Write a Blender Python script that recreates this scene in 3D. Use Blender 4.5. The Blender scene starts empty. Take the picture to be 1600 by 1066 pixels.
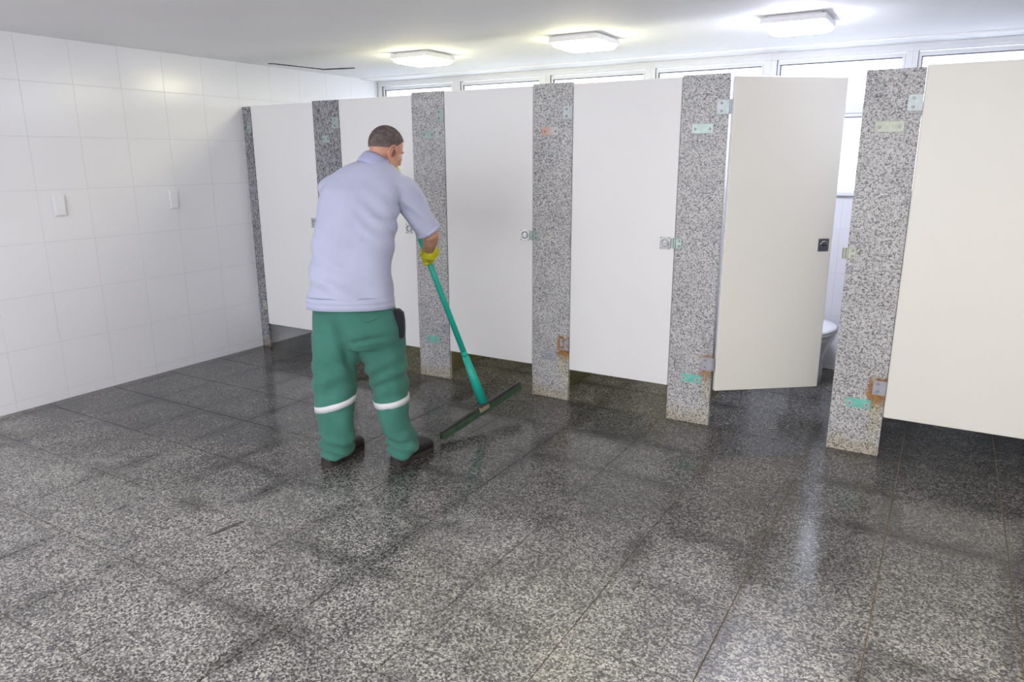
import bpy, bmesh, math, random
from mathutils import Vector, Matrix, noise

random.seed(7)
D = bpy.data
SC = bpy.context.scene
COL = SC.collection
PI = math.pi

# ------------------------------------------------------------------ camera
cam = D.cameras.new('camera')
cam.sensor_width = 36.0
cam.lens = 36.0 * 1133.84 / 1600.0
cam.clip_start = 0.05
camo = D.objects.new('camera', cam)
COL.objects.link(camo)
YAW, PIT, ROL = 0.5362, -0.2458, -0.0032
fw = Vector((-math.sin(YAW) * math.cos(PIT), math.cos(YAW) * math.cos(PIT), math.sin(PIT)))
rt = Vector((math.cos(YAW), math.sin(YAW), 0))
up = rt.cross(fw)
r2 = rt * math.cos(ROL) + up * math.sin(ROL)
u2 = up * math.cos(ROL) - rt * math.sin(ROL)
m = Matrix((r2, u2, -fw)).transposed().to_4x4()
m.translation = Vector((5.288, -4.4034, 1.6618))
camo.matrix_world = m
SC.camera = camo

# ------------------------------------------------------------------ world, lights, exposure
SC.view_settings.view_transform = 'Standard'
SC.view_settings.look = 'None'
SC.view_settings.gamma = 1.0
SC.view_settings.use_curve_mapping = False
SC.view_settings.exposure = -0.08
SC.cycles.use_denoising = True
SC.cycles.max_bounces = 10
SC.cycles.diffuse_bounces = 5
SC.cycles.glossy_bounces = 4
SC.cycles.sample_clamp_indirect = 6.0

W = D.worlds.new('sky')
SC.world = W
W.use_nodes = True
wn = W.node_tree.nodes['Background']
wn.inputs[0].default_value = (0.80, 0.86, 1.0, 1)
wn.inputs[1].default_value = 11.0


def area(name, loc, size, power, color, rot=(0, 0, 0)):
    l = D.lights.new(name, 'AREA')
    l.shape = 'RECTANGLE'
    l.size, l.size_y = size
    l.energy = power
    l.color = color
    o = D.objects.new(name, l)
    o.location = loc
    o.rotation_euler = rot
    COL.objects.link(o)
    return o


LAMP_WARM = 55.0      # emission of the two warm ceiling lamps
LAMP_COOL = 85.0
area('ceiling_light_right', (5.9, -3.0, 2.42), (1.4, 0.9), 34, (1.0, 0.86, 0.62))
area('ceiling_light_middle', (4.0, -5.2, 2.42), (1.8, 1.0), 30, (0.99, 0.97, 0.97))
area('ceiling_light_left', (1.6, -4.0, 2.42), (1.8, 1.0), 22, (0.84, 0.83, 1.0))
# added soft fill at the unseen front wall, tilted up to brighten the ceiling
area('front_fill_light', (3.6, -7.3, 1.75), (6.0, 1.2), 335, (0.90, 0.915, 1.0), (PI / 2 + 0.52, 0, 0))

# ------------------------------------------------------------------ helpers: shapes


def box(bm, x0, x1, y0, y1, z0, z1, bev=0.0, mat=None):
    vs = [bm.verts.new((x, y, z)) for z in (z0, z1) for y in (y0, y1) for x in (x0, x1)]
    fs = []
    for f in ((0, 2, 3, 1), (4, 5, 7, 6), (0, 1, 5, 4), (2, 6, 7, 3), (0, 4, 6, 2), (1, 3, 7, 5)):
        fs.append(bm.faces.new([vs[i] for i in f]))
    if bev:
        es = list({e for f in fs for e in f.edges})
        r = bmesh.ops.bevel(bm, geom=es, offset=bev, segments=2, profile=0.5, affect='EDGES', clamp_overlap=True)
    if mat is not None:
        bmesh.ops.transform(bm, matrix=mat, verts=vs if not bev else bm.verts[:])
    return vs


def cyl(bm, a, b, ra, rb=None, n=16, caps=True):
    a, b = Vector(a), Vector(b)
    rb = ra if rb is None else rb
    d = (b - a).normalized()
    s = d.orthogonal().normalized()
    t = d.cross(s)
    r0 = [bm.verts.new(a + (s * math.cos(2 * PI * i / n) + t * math.sin(2 * PI * i / n)) * ra) for i in range(n)]
    r1 = [bm.verts.new(b + (s * math.cos(2 * PI * i / n) + t * math.sin(2 * PI * i / n)) * rb) for i in range(n)]
    for i in range(n):
        bm.faces.new((r0[i], r0[(i + 1) % n], r1[(i + 1) % n], r1[i]))
    if caps:
        bm.faces.new(r0[::-1])
        bm.faces.new(r1)


def skin_rings(bm, rings, caps=True):
    vr = [[bm.verts.new(p) for p in r] for r in rings]
    n = len(vr[0])
    for a, b in zip(vr, vr[1:]):
        for i in range(n):
            bm.faces.new((a[i], a[(i + 1) % n], b[(i + 1) % n], b[i]))
    if caps:
        bm.faces.new(vr[0][::-1])
        bm.faces.new(vr[-1])


def tube(bm, pts, n=14, caps=True, rounded=True):
    """pts: (position, radius); a tapering tube along a path, with rounded ends."""
    P = [(Vector(p), r) for p, r in pts]
    if rounded:
        d0 = (P[0][0] - P[1][0]).normalized()
        d1 = (P[-1][0] - P[-2][0]).normalized()
        (p0, q0), (p1, q1) = P[0], P[-1]
        P = [(p0 + d0 * q0 * 0.8, q0 * 0.55)] + P + [(p1 + d1 * q1 * 0.8, q1 * 0.55)]
    rings = []
    ref = None
    for i, (p, r) in enumerate(P):
        a = P[max(i - 1, 0)][0]
        b = P[min(i + 1, len(P) - 1)][0]
        d = (b - a).normalized()
        if ref is None:
            ref = d.orthogonal().normalized()
        s = (ref - d * ref.dot(d)).normalized()
        ref = s
        t = d.cross(s)
        rings.append([p + (s * math.cos(2 * PI * k / n) + t * math.sin(2 * PI * k / n)) * r for k in range(n)])
    skin_rings(bm, rings, caps)


def ellipsoid(bm, c, ax, r, nu=20, nv=12):
    """c centre, ax three unit axes, r three radii"""
    c = Vector(c)
    top = bm.verts.new(c + ax[2] * r[2])
    bot = bm.verts.new(c - ax[2] * r[2])
    rows = []
    for j in range(1, nv):
        ph = PI * j / nv
        rows.append([bm.verts.new(c + ax[0] * (r[0] * math.sin(ph) * math.cos(2 * PI * i / nu))
                                  + ax[1] * (r[1] * math.sin(ph) * math.sin(2 * PI * i / nu))
                                  + ax[2] * (r[2] * math.cos(ph))) for i in range(nu)])
    for i in range(nu):
        k = (i + 1) % nu
        bm.faces.new((top, rows[0][i], rows[0][k]))
        bm.faces.new((bot, rows[-1][k], rows[-1][i]))
    for a, b in zip(rows, rows[1:]):
        for i in range(nu):
            k = (i + 1) % nu
            bm.faces.new((a[i], b[i], b[k], a[k]))


def obj(name, bm, mat=None, parent=None, smooth=False, loc=None, recalc=True):
    me = D.meshes.new(name)
    if recalc:
        bmesh.ops.recalc_face_normals(bm, faces=bm.faces)
    bm.to_mesh(me)
    bm.free()
    if mat:
        me.materials.append(mat)
    if smooth:
        me.polygons.foreach_set('use_smooth', [True] * len(me.polygons))
    o = D.objects.new(name, me)
    COL.objects.link(o)
    if parent:
        o.parent = parent
    if loc:
        o.location = loc
    return o


def inst(name, me, loc, parent=None, rot=None, scale=None):
    o = D.objects.new(name, me)
    COL.objects.link(o)
    o.parent = parent
    o.location = loc
    if rot:
        o.rotation_euler = rot
    if scale:
        o.scale = scale
    return o


def thing(name, label, cat, loc=(0, 0, 0), group=None, rotz=0.0):
    o = D.objects.new(name, None)
    COL.objects.link(o)
    o.empty_display_size = 0.1
    o.location = loc
    o.rotation_euler = (0, 0, rotz)
    o['kind'] = 'thing'
    o['label'] = label
    o['category'] = cat
    if group:
        o['group'] = group
    return o


def tag(o, label, cat, group=None):
    o['kind'] = 'thing'
    o['label'] = label
    o['category'] = cat
    if group:
        o['group'] = group
    return o


def struct(name, bm, mat, parent=None):
    o = obj(name, bm, mat, parent)
    if parent is None:
        o['kind'] = 'structure'
    return o


# ------------------------------------------------------------------ helpers: materials


class NT:
    def __init__(self, name):
        self.m = D.materials.new(name)
        self.m.use_nodes = True
        self.t = self.m.node_tree
        self.b = self.t.nodes['Principled BSDF']
        self.out = self.t.nodes['Material Output']

    def n(self, typ, **kw):
        x = self.t.nodes.new(typ)
        for k, v in kw.items():
            setattr(x, k, v)
        return x

    def put(self, sock, v):
        if hasattr(v, 'is_output'):
            self.t.links.new(v, sock)
        elif isinstance(v, (tuple, list)) and len(v) == 3 and sock.type == 'RGBA':
            sock.default_value = (*v, 1)
        else:
            sock.default_value = v

    def math(self, op, a, b=0.0, clamp=False):
        x = self.n('ShaderNodeMath', operation=op, use_clamp=clamp)
        self.put(x.inputs[0], a)
        self.put(x.inputs[1], b)
        return x.outputs[0]

    def mix(self, f, a, b, mode='MIX'):
        x = self.n('ShaderNodeMix', data_type='RGBA', blend_type=mode)
        self.put(x.inputs[0], f)
        self.put(x.inputs[6], a)
        self.put(x.inputs[7], b)
        return x.outputs[2]

    def noise(self, vec, scale, detail=3.0, rough=0.5):
        x = self.n('ShaderNodeTexNoise')
        self.put(x.inputs['Vector'], vec)
        x.inputs['Scale'].default_value = scale
        x.inputs['Detail'].default_value = detail
        x.inputs['Roughness'].default_value = rough
        return x.outputs[0]

    def voronoi(self, vec, scale):
        x = self.n('ShaderNodeTexVoronoi')
        self.put(x.inputs['Vector'], vec)
        x.inputs['Scale'].default_value = scale
        return x.outputs

    def ramp(self, f, stops, interp='LINEAR'):
        x = self.n('ShaderNodeValToRGB')
        cr = x.color_ramp
        cr.interpolation = interp
        while len(cr.elements) < len(stops):
            cr.elements.new(0.5)
        for e, (p, c) in zip(cr.elements, stops):
            e.position = p
            e.color = (*c, 1) if len(c) == 3 else c
        self.put(x.inputs[0], f)
        return x.outputs[0]

    def range(self, v, a, b, c=0.0, d=1.0, smooth=True):
        x = self.n('ShaderNodeMapRange', interpolation_type='SMOOTHSTEP' if smooth else 'LINEAR')
        for i, q in enumerate((v, a, b, c, d)):
            self.put(x.inputs[i], q)
        return x.outputs[0]

    def pos(self):
        return self.n('ShaderNodeNewGeometry').outputs['Position']

    def sep(self, v):
        x = self.n('ShaderNodeSeparateXYZ')
        self.put(x.inputs[0], v)
        return x.outputs

    def bump(self, h, strength=0.2, dist=0.01):
        x = self.n('ShaderNodeBump')
        x.inputs['Strength'].default_value = strength
        x.inputs['Distance'].default_value = dist
        self.put(x.inputs['Height'], h)
        self.t.links.new(x.outputs[0], self.b.inputs['Normal'])

    def set(self, **kw):
        for k, v in kw.items():
            self.put(self.b.inputs[k.replace('_', ' ')], v)
        return self.m


def simple(name, col, rough=0.5, metal=0.0, var=0.06, scale=6.0, bump=0.0, bscale=60.0, spec=0.5):
    t = NT(name)
    p = t.pos()
    n = t.noise(p, scale, 3.0)
    f = t.range(n, 0.3, 0.7, 1 - var, 1 + var, False)
    g = t.n('ShaderNodeCombineColor')
    for i in range(3):
        t.put(g.inputs[i], t.math('MULTIPLY', f, col[i]))
    t.set(Base_Color=g.outputs[0], Roughness=rough, Metallic=metal, Specular_IOR_Level=spec)
    if bump:
        t.bump(t.noise(p, bscale, 3.0), bump, 0.01)
    return t.m


def floor_material():
    t = NT('floor_granite')
    p = t.pos()
    x, y, z = t.sep(p)
    v = t.voronoi(p, 150.0)
    cell = t.sep(v['Color'])[0]
    col = t.ramp(cell, [(0.0, (0.045, 0.046, 0.049)), (0.20, (0.095, 0.095, 0.097)), (0.40, (0.165, 0.162, 0.155)),
                        (0.62, (0.285, 0.278, 0.258)), (0.85, (0.41, 0.40, 0.37))], 'CONSTANT')
    fine = t.noise(p, 330.0, 2.0)
    col = t.mix(1.0, col, (1.0, 0.99, 0.965), 'MULTIPLY')
    col = t.mix(t.range(fine, 0.35, 0.65, 0.0, 0.55), col, t.mix(1.0, col, (0.35, 0.36, 0.38), 'MULTIPLY'))
    # wet zone in front of and under the stalls, its edge wandering
    big = t.noise(p, 1.15, 3.0, 0.55)
    wob = t.math('MULTIPLY', t.math('SUBTRACT', big, 0.5), 1.5)
    yy = t.math('ADD', y, wob)
    slope = t.math('MULTIPLY', t.math('SUBTRACT', x, 3.4), -0.14)
    wet = t.range(t.math('ADD', yy, slope), -2.25, -1.30)
    med = t.noise(p, 2.6, 4.0, 0.6)
    # damp margins along the joints of some tiles
    fx = t.math('FRACT', t.math('DIVIDE', t.math('SUBTRACT', x, 0.0915 - 4.665), 0.4665))
    fy = t.math('FRACT', t.math('DIVIDE', t.math('ADD', y, 2.845 + 4.7), 0.47))
    ex = t.math('ABSOLUTE', t.math('SUBTRACT', fx, 0.5))
    ey = t.math('ABSOLUTE', t.math('SUBTRACT', fy, 0.5))
    edge = t.math('ADD', t.math('MAXIMUM', ex, ey), t.math('MULTIPLY', t.math('SUBTRACT', t.noise(p, 7.0, 3.0), 0.5), 0.16))
    damp = t.math('MULTIPLY', t.range(edge, 0.30, 0.47), t.range(t.noise(p, 1.7, 2.0), 0.42, 0.62))
    grime = t.math('MULTIPLY', t.range(med, 0.30, 0.68, 1.10, 1.60), t.range(damp, 0.0, 1.0, 1.0, 0.55, False))
    k = t.math('MULTIPLY', grime, t.range(wet, 0.0, 1.0, 1.0, 0.46, False))
    g = t.n('ShaderNodeCombineColor')
    for i in range(3):
        t.put(g.inputs[i], k)
    col = t.mix(1.0, col, g.outputs[0], 'MULTIPLY')

    # dark scuffs with outlines of their own
    def scuff(cx, cy, dx, dy, ln, wd):
        l = math.hypot(dx, dy)
        dx, dy = dx / l, dy / l
        a = t.math('SUBTRACT', x, cx)
        b = t.math('SUBTRACT', y, cy)
        u = t.math('ADD', t.math('MULTIPLY', a, dx), t.math('MULTIPLY', b, dy))
        w = t.math('ADD', t.math('MULTIPLY', a, -dy), t.math('MULTIPLY', b, dx))
        w = t.math('ADD', w, t.math('MULTIPLY', t.math('SUBTRACT', t.noise(p, 55.0, 2.0), 0.5), 0.008))
        u = t.math('DIVIDE', u, ln)
        w = t.math('DIVIDE', w, wd)
        r = t.math('ADD', t.math('MULTIPLY', u, u), t.math('MULTIPLY', w, w))
        return t.range(r, 0.85, 1.05, 1.0, 0.0)
    s = scuff(2.582, -2.45, 0.028, 0.184, 0.10, 0.016)
    s = t.math('MAXIMUM', s, scuff(1.12, -1.47, 0.0, 1.0, 0.10, 0.016))
    s = t.math('MAXIMUM', s, scuff(1.711, -2.365, 0.0, 1.0, 0.045, 0.009))
    s = t.math('MAXIMUM', s, scuff(2.30, -2.60, 1.0, 0.15, 0.06, 0.005))
    col = t.mix(t.math('MULTIPLY', s, 0.85), col, (0.035, 0.034, 0.038))
    rough = t.math('ADD', t.range(wet, 0.0, 1.0, 0.34, 0.17, False), t.math('MULTIPLY', t.math('SUBTRACT', med, 0.5), 0.22))
    t.set(Base_Color=col, Roughness=rough, Specular_IOR_Level=0.5)
    t.bump(t.noise(p, 9.0, 4.0, 0.6), 0.05, 0.01)
    return t.m


def granite_material(name, lo, mid, hi, scale=120.0, streak=1.0, rust=None, base_stain=True, mould=False):
    t = NT(name)
    p = t.pos()
    x, y, z = t.sep(p)
    q = p
    scale *= 1.55
    if streak != 1.0:
        mp = t.n('ShaderNodeMapping')
        t.put(mp.inputs['Vector'], p)
        mp.inputs['Scale'].default_value = (1, 1, streak)
        q = mp.outputs[0]
    v = t.voronoi(q, scale)
    cell = t.sep(v['Color'])[0]
    patch = t.noise(q, scale * 0.42, 3.0, 0.6)
    f = t.math('ADD', t.math('MULTIPLY', cell, 0.52), t.math('MULTIPLY', patch, 0.56))
    col = t.ramp(f, [(0.24, lo), (0.40, mid), (0.58, hi), (0.84, tuple(min(1, c * 1.22) for c in hi))])
    cloud = t.noise(p, 5.0, 3.0)
    col = t.mix(t.range(cloud, 0.40, 0.72, 0.0, 0.35), col, t.mix(1.0, col, (0.62, 0.62, 0.64), 'MULTIPLY'))
    if base_stain:
        nz = t.math('MULTIPLY', t.math('SUBTRACT', t.noise(p, 14.0, 3.0), 0.5), 0.14)
        st = t.range(t.math('ADD', z, nz), 0.13, 0.02)
        col = t.mix(t.math('MULTIPLY', st, 0.55), col, t.mix(1.0, col, (0.82, 0.70, 0.42), 'MULTIPLY'))
    if mould:
        mz = t.range(t.math('ADD', z, t.math('MULTIPLY', t.math('SUBTRACT', t.noise(p, 9.0, 3.0), 0.5), 0.2)), 0.50, 0.22)
        col = t.mix(t.math('MULTIPLY', mz, 0.9), col, t.mix(1.0, col, (0.34, 0.31, 0.15), 'MULTIPLY'))
    if rust:
        rx, rz, amt = rust
        nn = t.noise(p, 26.0, 4.0, 0.65)
        n5 = t.math('MULTIPLY', t.math('SUBTRACT', nn, 0.5), 0.12)
        dx = t.math('ABSOLUTE', t.math('ADD', t.math('SUBTRACT', x, rx), n5))
        near = t.range(dx, 0.066, 0.042)
        above = t.range(t.math('ADD', z, n5), rz + 0.075, rz + 0.045)
        below = t.range(t.math('ADD', z, n5), rz - 0.13, rz - 0.05)
        rr = t.math('MULTIPLY', t.math('MULTIPLY', near, above), below)
        rc = t.mix(t.range(nn, 0.4, 0.62), (0.20, 0.075, 0.012), (0.40, 0.20, 0.035))
        col = t.mix(t.math('MULTIPLY', rr, amt), col, t.mix(0.92, col, rc))
        run = t.math('MULTIPLY', t.range(dx, 0.050, 0.015), t.range(z, rz - 0.40, rz - 0.08))
        run = t.math('MULTIPLY', run, t.range(z, rz + 0.03, rz - 0.03))
        col = t.mix(t.math('MULTIPLY', run, 0.55 * amt), col, t.mix(1.0, col, (0.92, 0.78, 0.36), 'MULTIPLY'))
    t.set(Base_Color=col, Roughness=0.42)
    return t.m


M_FLOOR = floor_material()
M_GROUT = simple('floor_joint', (0.20, 0.145, 0.085), 0.8, var=0.3, scale=3.0)
M_TILE = simple('white_wall_tile', (0.82, 0.82, 0.84), 0.22, var=0.012, scale=1.5, bump=0.03, bscale=5.0)
M_WALLJ = simple('wall_joint', (0.68, 0.68, 0.70), 0.6, var=0.02)
M_CEIL = simple('ceiling_plaster', (0.90, 0.90, 0.90), 0.7, var=0.025, scale=1.2, bump=0.05, bscale=4.0)
M_DOOR = simple('door_laminate', (0.83, 0.828, 0.815), 0.42, var=0.012, scale=1.5)
M_CREAM = simple('warm_lit_door_laminate', (0.84, 0.822, 0.755), 0.42, var=0.012, scale=1.5)  # warm light on the two right-hand doors, put into the laminate colour
M_DOOREDGE = simple('door_edge_laminate', (0.78, 0.79, 0.83), 0.4, var=0.02)
M_STEEL = simple('brushed_steel', (0.47, 0.52, 0.52), 0.45, 0.35, var=0.10, scale=30.0)
M_BOLT = simple('bolt_steel', (0.25, 0.27, 0.27), 0.40, 0.5, var=0.1, scale=40.0)
M_GREENSTEEL = simple('greenish_steel', (0.38, 0.47, 0.43), 0.42, 0.45, var=0.10, scale=30.0)
M_BEIGESTEEL = simple('beige_green_steel', (0.42, 0.45, 0.37), 0.45, 0.35, var=0.12, scale=25.0)
M_TEAL = simple('teal_film', (0.19, 0.56, 0.46), 0.4, 0.1, var=0.12, scale=30.0)
M_GREYFILM = simple('grey_plate', (0.38, 0.38, 0.42), 0.45, 0.3, var=0.12, scale=30.0)
M_DARKPLATE = simple('dark_plate', (0.17, 0.17, 0.20), 0.35, 0.7, var=0.12, scale=40.0)
M_ALU = simple('white_aluminium', (0.74, 0.75, 0.77), 0.4, var=0.03, scale=3.0)
M_GASKET = simple('dark_gasket', (0.03, 0.03, 0.035), 0.6, var=0.1)
M_PLASTIC = simple('white_plastic', (0.80, 0.80, 0.82), 0.35, var=0.02)
M_CERAMIC = simple('white_ceramic', (0.80, 0.81, 0.84), 0.10, var=0.01)
M_CHROME = simple('chrome', (0.75, 0.75, 0.76), 0.15, 1.0, var=0.03)
M_CRACK = simple('crack_dark', (0.02, 0.018, 0.015), 0.9, var=0.3, scale=40.0)


def rusty_plate():
    t = NT('reddish_plate')
    p = t.pos()
    x, y, z = t.sep(p)
    n = t.noise(p, 22.0, 3.0)
    f = t.range(t.math('ADD', x, t.math('MULTIPLY', n, 0.05)), 2.965, 3.03)
    t.set(Base_Color=t.mix(f, (0.55, 0.36, 0.30), (0.50, 0.52, 0.50)), Roughness=0.45, Metallic=0.35)
    return t.m


def rust_steel():
    t = NT('rusted_hinge')
    p = t.pos()
    n = t.noise(p, 38.0, 4.0, 0.6)
    f = t.range(n, 0.48, 0.60)
    t.set(Base_Color=t.mix(f, (0.42, 0.43, 0.46), (0.30, 0.12, 0.03)), Roughness=0.5,
          Metallic=t.range(f, 0.0, 1.0, 0.6, 0.0, False))
    return t.m


M_REDPLATE = rusty_plate()
M_RUSTHINGE = rust_steel()


def emitter(name, col, strength):
    t = NT(name)
    t.set(Base_Color=col, Roughness=0.4, Emission_Color=col, Emission_Strength=strength)
    return t.m


M_LAMPW = emitter('lamp_warm', (1.0, 0.96, 0.62), LAMP_WARM)
M_LAMPC = emitter('lamp_cool', (0.80, 0.82, 1.0), LAMP_COOL)


def frosted():
    t = NT('frosted_glass')
    tr = t.n('ShaderNodeBsdfTranslucent')
    tr.inputs[0].default_value = (0.95, 0.96, 0.97, 1)
    gl = t.n('ShaderNodeBsdfGlossy')
    gl.inputs['Roughness'].default_value = 0.25
    fr = t.n('ShaderNodeFresnel')
    mx = t.n('ShaderNodeMixShader')
    t.t.links.new(fr.outputs[0], mx.inputs[0])
    t.t.links.new(tr.outputs[0], mx.inputs[1])
    t.t.links.new(gl.outputs[0], mx.inputs[2])
    t.t.links.new(mx.outputs[0], t.out.inputs[0])
    return t.m


M_GLASS = frosted()

# ------------------------------------------------------------------ setting
RX, FY, BY, CH = 7.2, -7.4, 1.77, 2.46     # right wall, front wall, back wall, ceiling height

bm = bmesh.new()
box(bm, -0.02, RX + 0.15, FY - 0.15, BY + 0.15, -0.20, -0.004)
floor = struct('floor', bm, M_GROUT)
# floor tiles: 0.4665 x 0.47 m slabs with fine ochre joints
TX, TY, J = 0.4665, 0.47, 0.0038
bm = bmesh.new()
box(bm, -(TX - J) / 2, (TX - J) / 2, -(TY - J) / 2, (TY - J) / 2, -0.012, 0.0, 0.0012)
tile_me = obj('floor_tile', bm, M_FLOOR, floor)
first = True
for j in range(-4, 10):
    for i in range(0, 16):
        cx = 0.0915 + TX * (i + 0.5) - TX
        cy = -2.845 + TY * (j + 0.5)
        if i == 0:
            continue
        z = random.uniform(-0.0006, 0.0004)
        rot = (random.uniform(-1, 1) * 0.0012, random.uniform(-1, 1) * 0.0012, 0)
        if first:
            tile_me.location = (cx, cy, z)
            tile_me.rotation_euler = rot
            first = False
        else:
            inst('floor_tile', tile_me.data, (cx, cy, z), floor, rot)
# narrow cut tiles along the left wall
bm = bmesh.new()
box(bm, 0.002, 0.0915 - J / 2, -(TY - J) / 2, (TY - J) / 2, -0.012, 0.0, 0.0012)
cut = obj('floor_tile', bm, M_FLOOR, floor)
for j in range(-4, 10):
    cy = -2.845 + TY * (j + 0.5)
    if j == -4:
        cut.location = (0, cy, 0)
    else:
        inst('floor_tile', cut.data, (0, cy, 0), floor)

# ceiling, slightly sagging along the left wall
bm = bmesh.new()
box(bm, -0.15, RX + 0.15, FY - 0.15, BY + 0.20, CH, CH + 0.15)
ceiling = struct('ceiling', bm, M_CEIL)
# plaster crack beside the left wall
bm = bmesh.new()
path = [(0.150, 0.19), (0.185, 0.235), (0.19, 0.30), (0.205, 0.395), (0.215, 0.48), (0.225, 0.564), (0.24, 0.66), (0.25, 0.747),
        (0.32, 0.755), (0.38, 0.775), (0.44, 0.782), (0.50, 0.80), (0.56, 0.81)]
wid = [0.004, 0.006, 0.012, 0.010, 0.004, 0.005, 0.008, 0.016, 0.022, 0.018, 0.022, 0.012, 0.004]
for (a, b), (wa, wb) in zip(zip(path, path[1:]), zip(wid, wid[1:])):
    a, b = Vector((*a, 0)), Vector((*b, 0))
    d = (b - a).normalized()
    s = Vector((-d.y, d.x, 0))
    q = [a + s * wa, b + s * wb, b - s * wb * 0.5, a - s * wa * 0.5]
    lo = [bm.verts.new((v.x, v.y, CH - 0.006)) for v in q]
    hi = [bm.verts.new((v.x, v.y, CH + 0.002)) for v in q]
    bm.faces.new(lo)
    bm.faces.new(hi[::-1])
    for i in range(4):
        bm.faces.new((lo[i], lo[(i + 1) % 4], hi[(i + 1) % 4], hi[i]))
obj('crack', bm, M_CRACK, ceiling)

# left wall and its painted square tiles
bm = bmesh.new()
box(bm, -0.20, -0.0024, FY - 0.15, BY + 0.20, 0.0, CH)
wall_left = struct('wall_left', bm, M_WALLJ)
TW, TH, Z0, Y0 = 0.346, 0.35, 0.0676, -0.3706
JW, JH = 0.0013, 0.0028
ycuts = [BY] + [Y0 + TW * k for k in range(6, -9, -1)]
zcuts = [0.0] + [Z0 + TH * k for k in range(0, 7)] + [CH]
cache = {}


def wtile(w, h, parent, loc, rot):
    key = (round(w, 3), round(h, 3))
    if key not in cache:
        b = bmesh.new()
        box(b, -0.006, 0.0, -(w - JW) / 2, (w - JW) / 2, -(h - JH) / 2, (h - JH) / 2, 0.0010)
        o = obj('wall_tile', b, M_TILE, parent)
        cache[key] = o.data
        o.location = loc
        o.rotation_euler = rot
        return o
    return inst('wall_tile', cache[key], loc, parent, rot)


for a, b in zip(ycuts, ycuts[1:]):
    for c, d in zip(zcuts, zcuts[1:]):
        r = random.uniform
        wtile(a - b, d - c, wall_left, (0, (a + b) / 2, (c + d) / 2), (0, r(-1, 1) * 0.003, r(-1, 1) * 0.003))

# back wall below the windows; the tiles of the open stall are built one by one
SILL = 1.41
bm = bmesh.new()
box(bm, -0.15, RX + 0.15, BY + 0.0018, BY + 0.20, 0.0, SILL - 0.03)
box(bm, -0.15, 0.012, BY, BY + 0.20, SILL - 0.03, CH)
box(bm, 6.92, RX + 0.15, BY, BY + 0.20, SILL - 0.03, CH)
wall_back = struct('wall_back', bm, M_WALLJ)
for c in range(0, 5):
    for r_ in range(0, 5):
        x0 = 3.902 + c * 0.34
        z0 = 0.0 if r_ == 0 else 0.093 + 0.3455 * (r_ - 1)
        z1 = min(0.093 + 0.3455 * r_, SILL - 0.03)
        if z1 - z0 < 0.01:
            continue
        wtile(0.34, z1 - z0, wall_back, (x0 + 0.17, BY, (z0 + z1) / 2), (0, 0, -PI / 2))
bm = bmesh.new()
box(bm, 0.0, RX, BY - 0.03, BY + 0.10, SILL - 0.03, SILL, 0.004)
struct('trim_sill', bm, M_ALU)
bm = bmesh.new()
box(bm, 0.0, RX, BY - 0.26, BY - 0.02, CH - 0.012, CH, 0.003)
struct('trim_ceiling', bm, M_CEIL)

bm = bmesh.new()
box(bm, RX, RX + 0.15, FY - 0.15, BY + 0.20, 0.0, CH)
struct('wall_right', bm, M_WALLJ)
bm = bmesh.new()
box(bm, -0.15, RX + 0.15, FY - 0.15, FY, 0.0, CH)
struct('wall_front', bm, M_WALLJ)

# windows: white aluminium frames with frosted panes
GL = [(0.085, 0.933), (1.070, 1.915), (2.060, 2.921), (3.055, 3.896), (4.035, 4.872), (4.995, 5.845), (5.99, 6.83)]
for k, (a, b) in enumerate(GL):
    wroot = D.objects.new('window_%d' % (k + 1), None)
    COL.objects.link(wroot)
    wroot['kind'] = 'structure'
    xl = 0.012 if k == 0 else (GL[k - 1][1] + a) / 2 + 0.005
    xr = 6.92 if k == len(GL) - 1 else (b + GL[k + 1][0]) / 2 + 0.005
    T = 2.36
    bm = bmesh.new()          # outer frame
    box(bm, xl, xr, BY - 0.012, BY + 0.06, T + 0.035, CH - 0.008, 0.002)
    box(bm, xl, xr, BY - 0.018, BY - 0.012, T + 0.062, T + 0.068)
    box(bm, xl, a - 0.022, BY - 0.012, BY + 0.06, SILL, T + 0.035, 0.002)
    box(bm, b + 0.022, xr, BY - 0.012, BY + 0.06, SILL, T + 0.035, 0.002)
    obj('window_frame', bm, M_ALU, wroot)
    bm = bmesh.new()          # sash
    for z0, z1 in ((2.05, T), (SILL + 0.012, 1.96)):
        box(bm, a - 0.020, b + 0.020, BY, BY + 0.05, z1, z1 + 0.030, 0.002)
        box(bm, a - 0.020, b + 0.020, BY, BY + 0.05, z0 - 0.030, z0, 0.002)
        box(bm, a - 0.020, a, BY, BY + 0.05, z0, z1, 0.002)
        box(bm, b, b + 0.020, BY, BY + 0.05, z0, z1, 0.002)
    obj('sash', bm, M_ALU, wroot)
    bm = bmesh.new()          # transom
    box(bm, a - 0.022, b + 0.022, BY - 0.012, BY + 0.055, 1.985, 2.022, 0.003)
    obj('transom', bm, M_ALU, wroot)
    bm = bmesh.new()
    for z0, z1 in ((2.05, T), (SILL + 0.012, 1.96)):
        box(bm, a, b, BY + 0.012, BY + 0.022, z1 - 0.006, z1)
        box(bm, a, a + 0.006, BY + 0.012, BY + 0.022, z0, z1 - 0.006)
    box(bm, a - 0.0225, a - 0.0195, BY - 0.008, BY + 0.03, SILL, T + 0.035)
    obj('gasket', bm, M_GASKET, wroot)
    for z0, z1 in ((2.05, T), (SILL + 0.012, 1.96)):
        bm = bmesh.new()
        box(bm, a, b, BY + 0.026, BY + 0.032, z0, z1)
        obj('pane', bm, M_GLASS, wroot)
bm = bmesh.new()
box(bm, 0.012, 6.92, BY - 0.008, BY + 0.05, CH - 0.008, CH - 0.0005)
struct('trim_gap_shade', bm, M_GASKET)  # dark strip standing in for the shade where the header meets the ceiling

# ------------------------------------------------------------------ ceiling lamps


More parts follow.
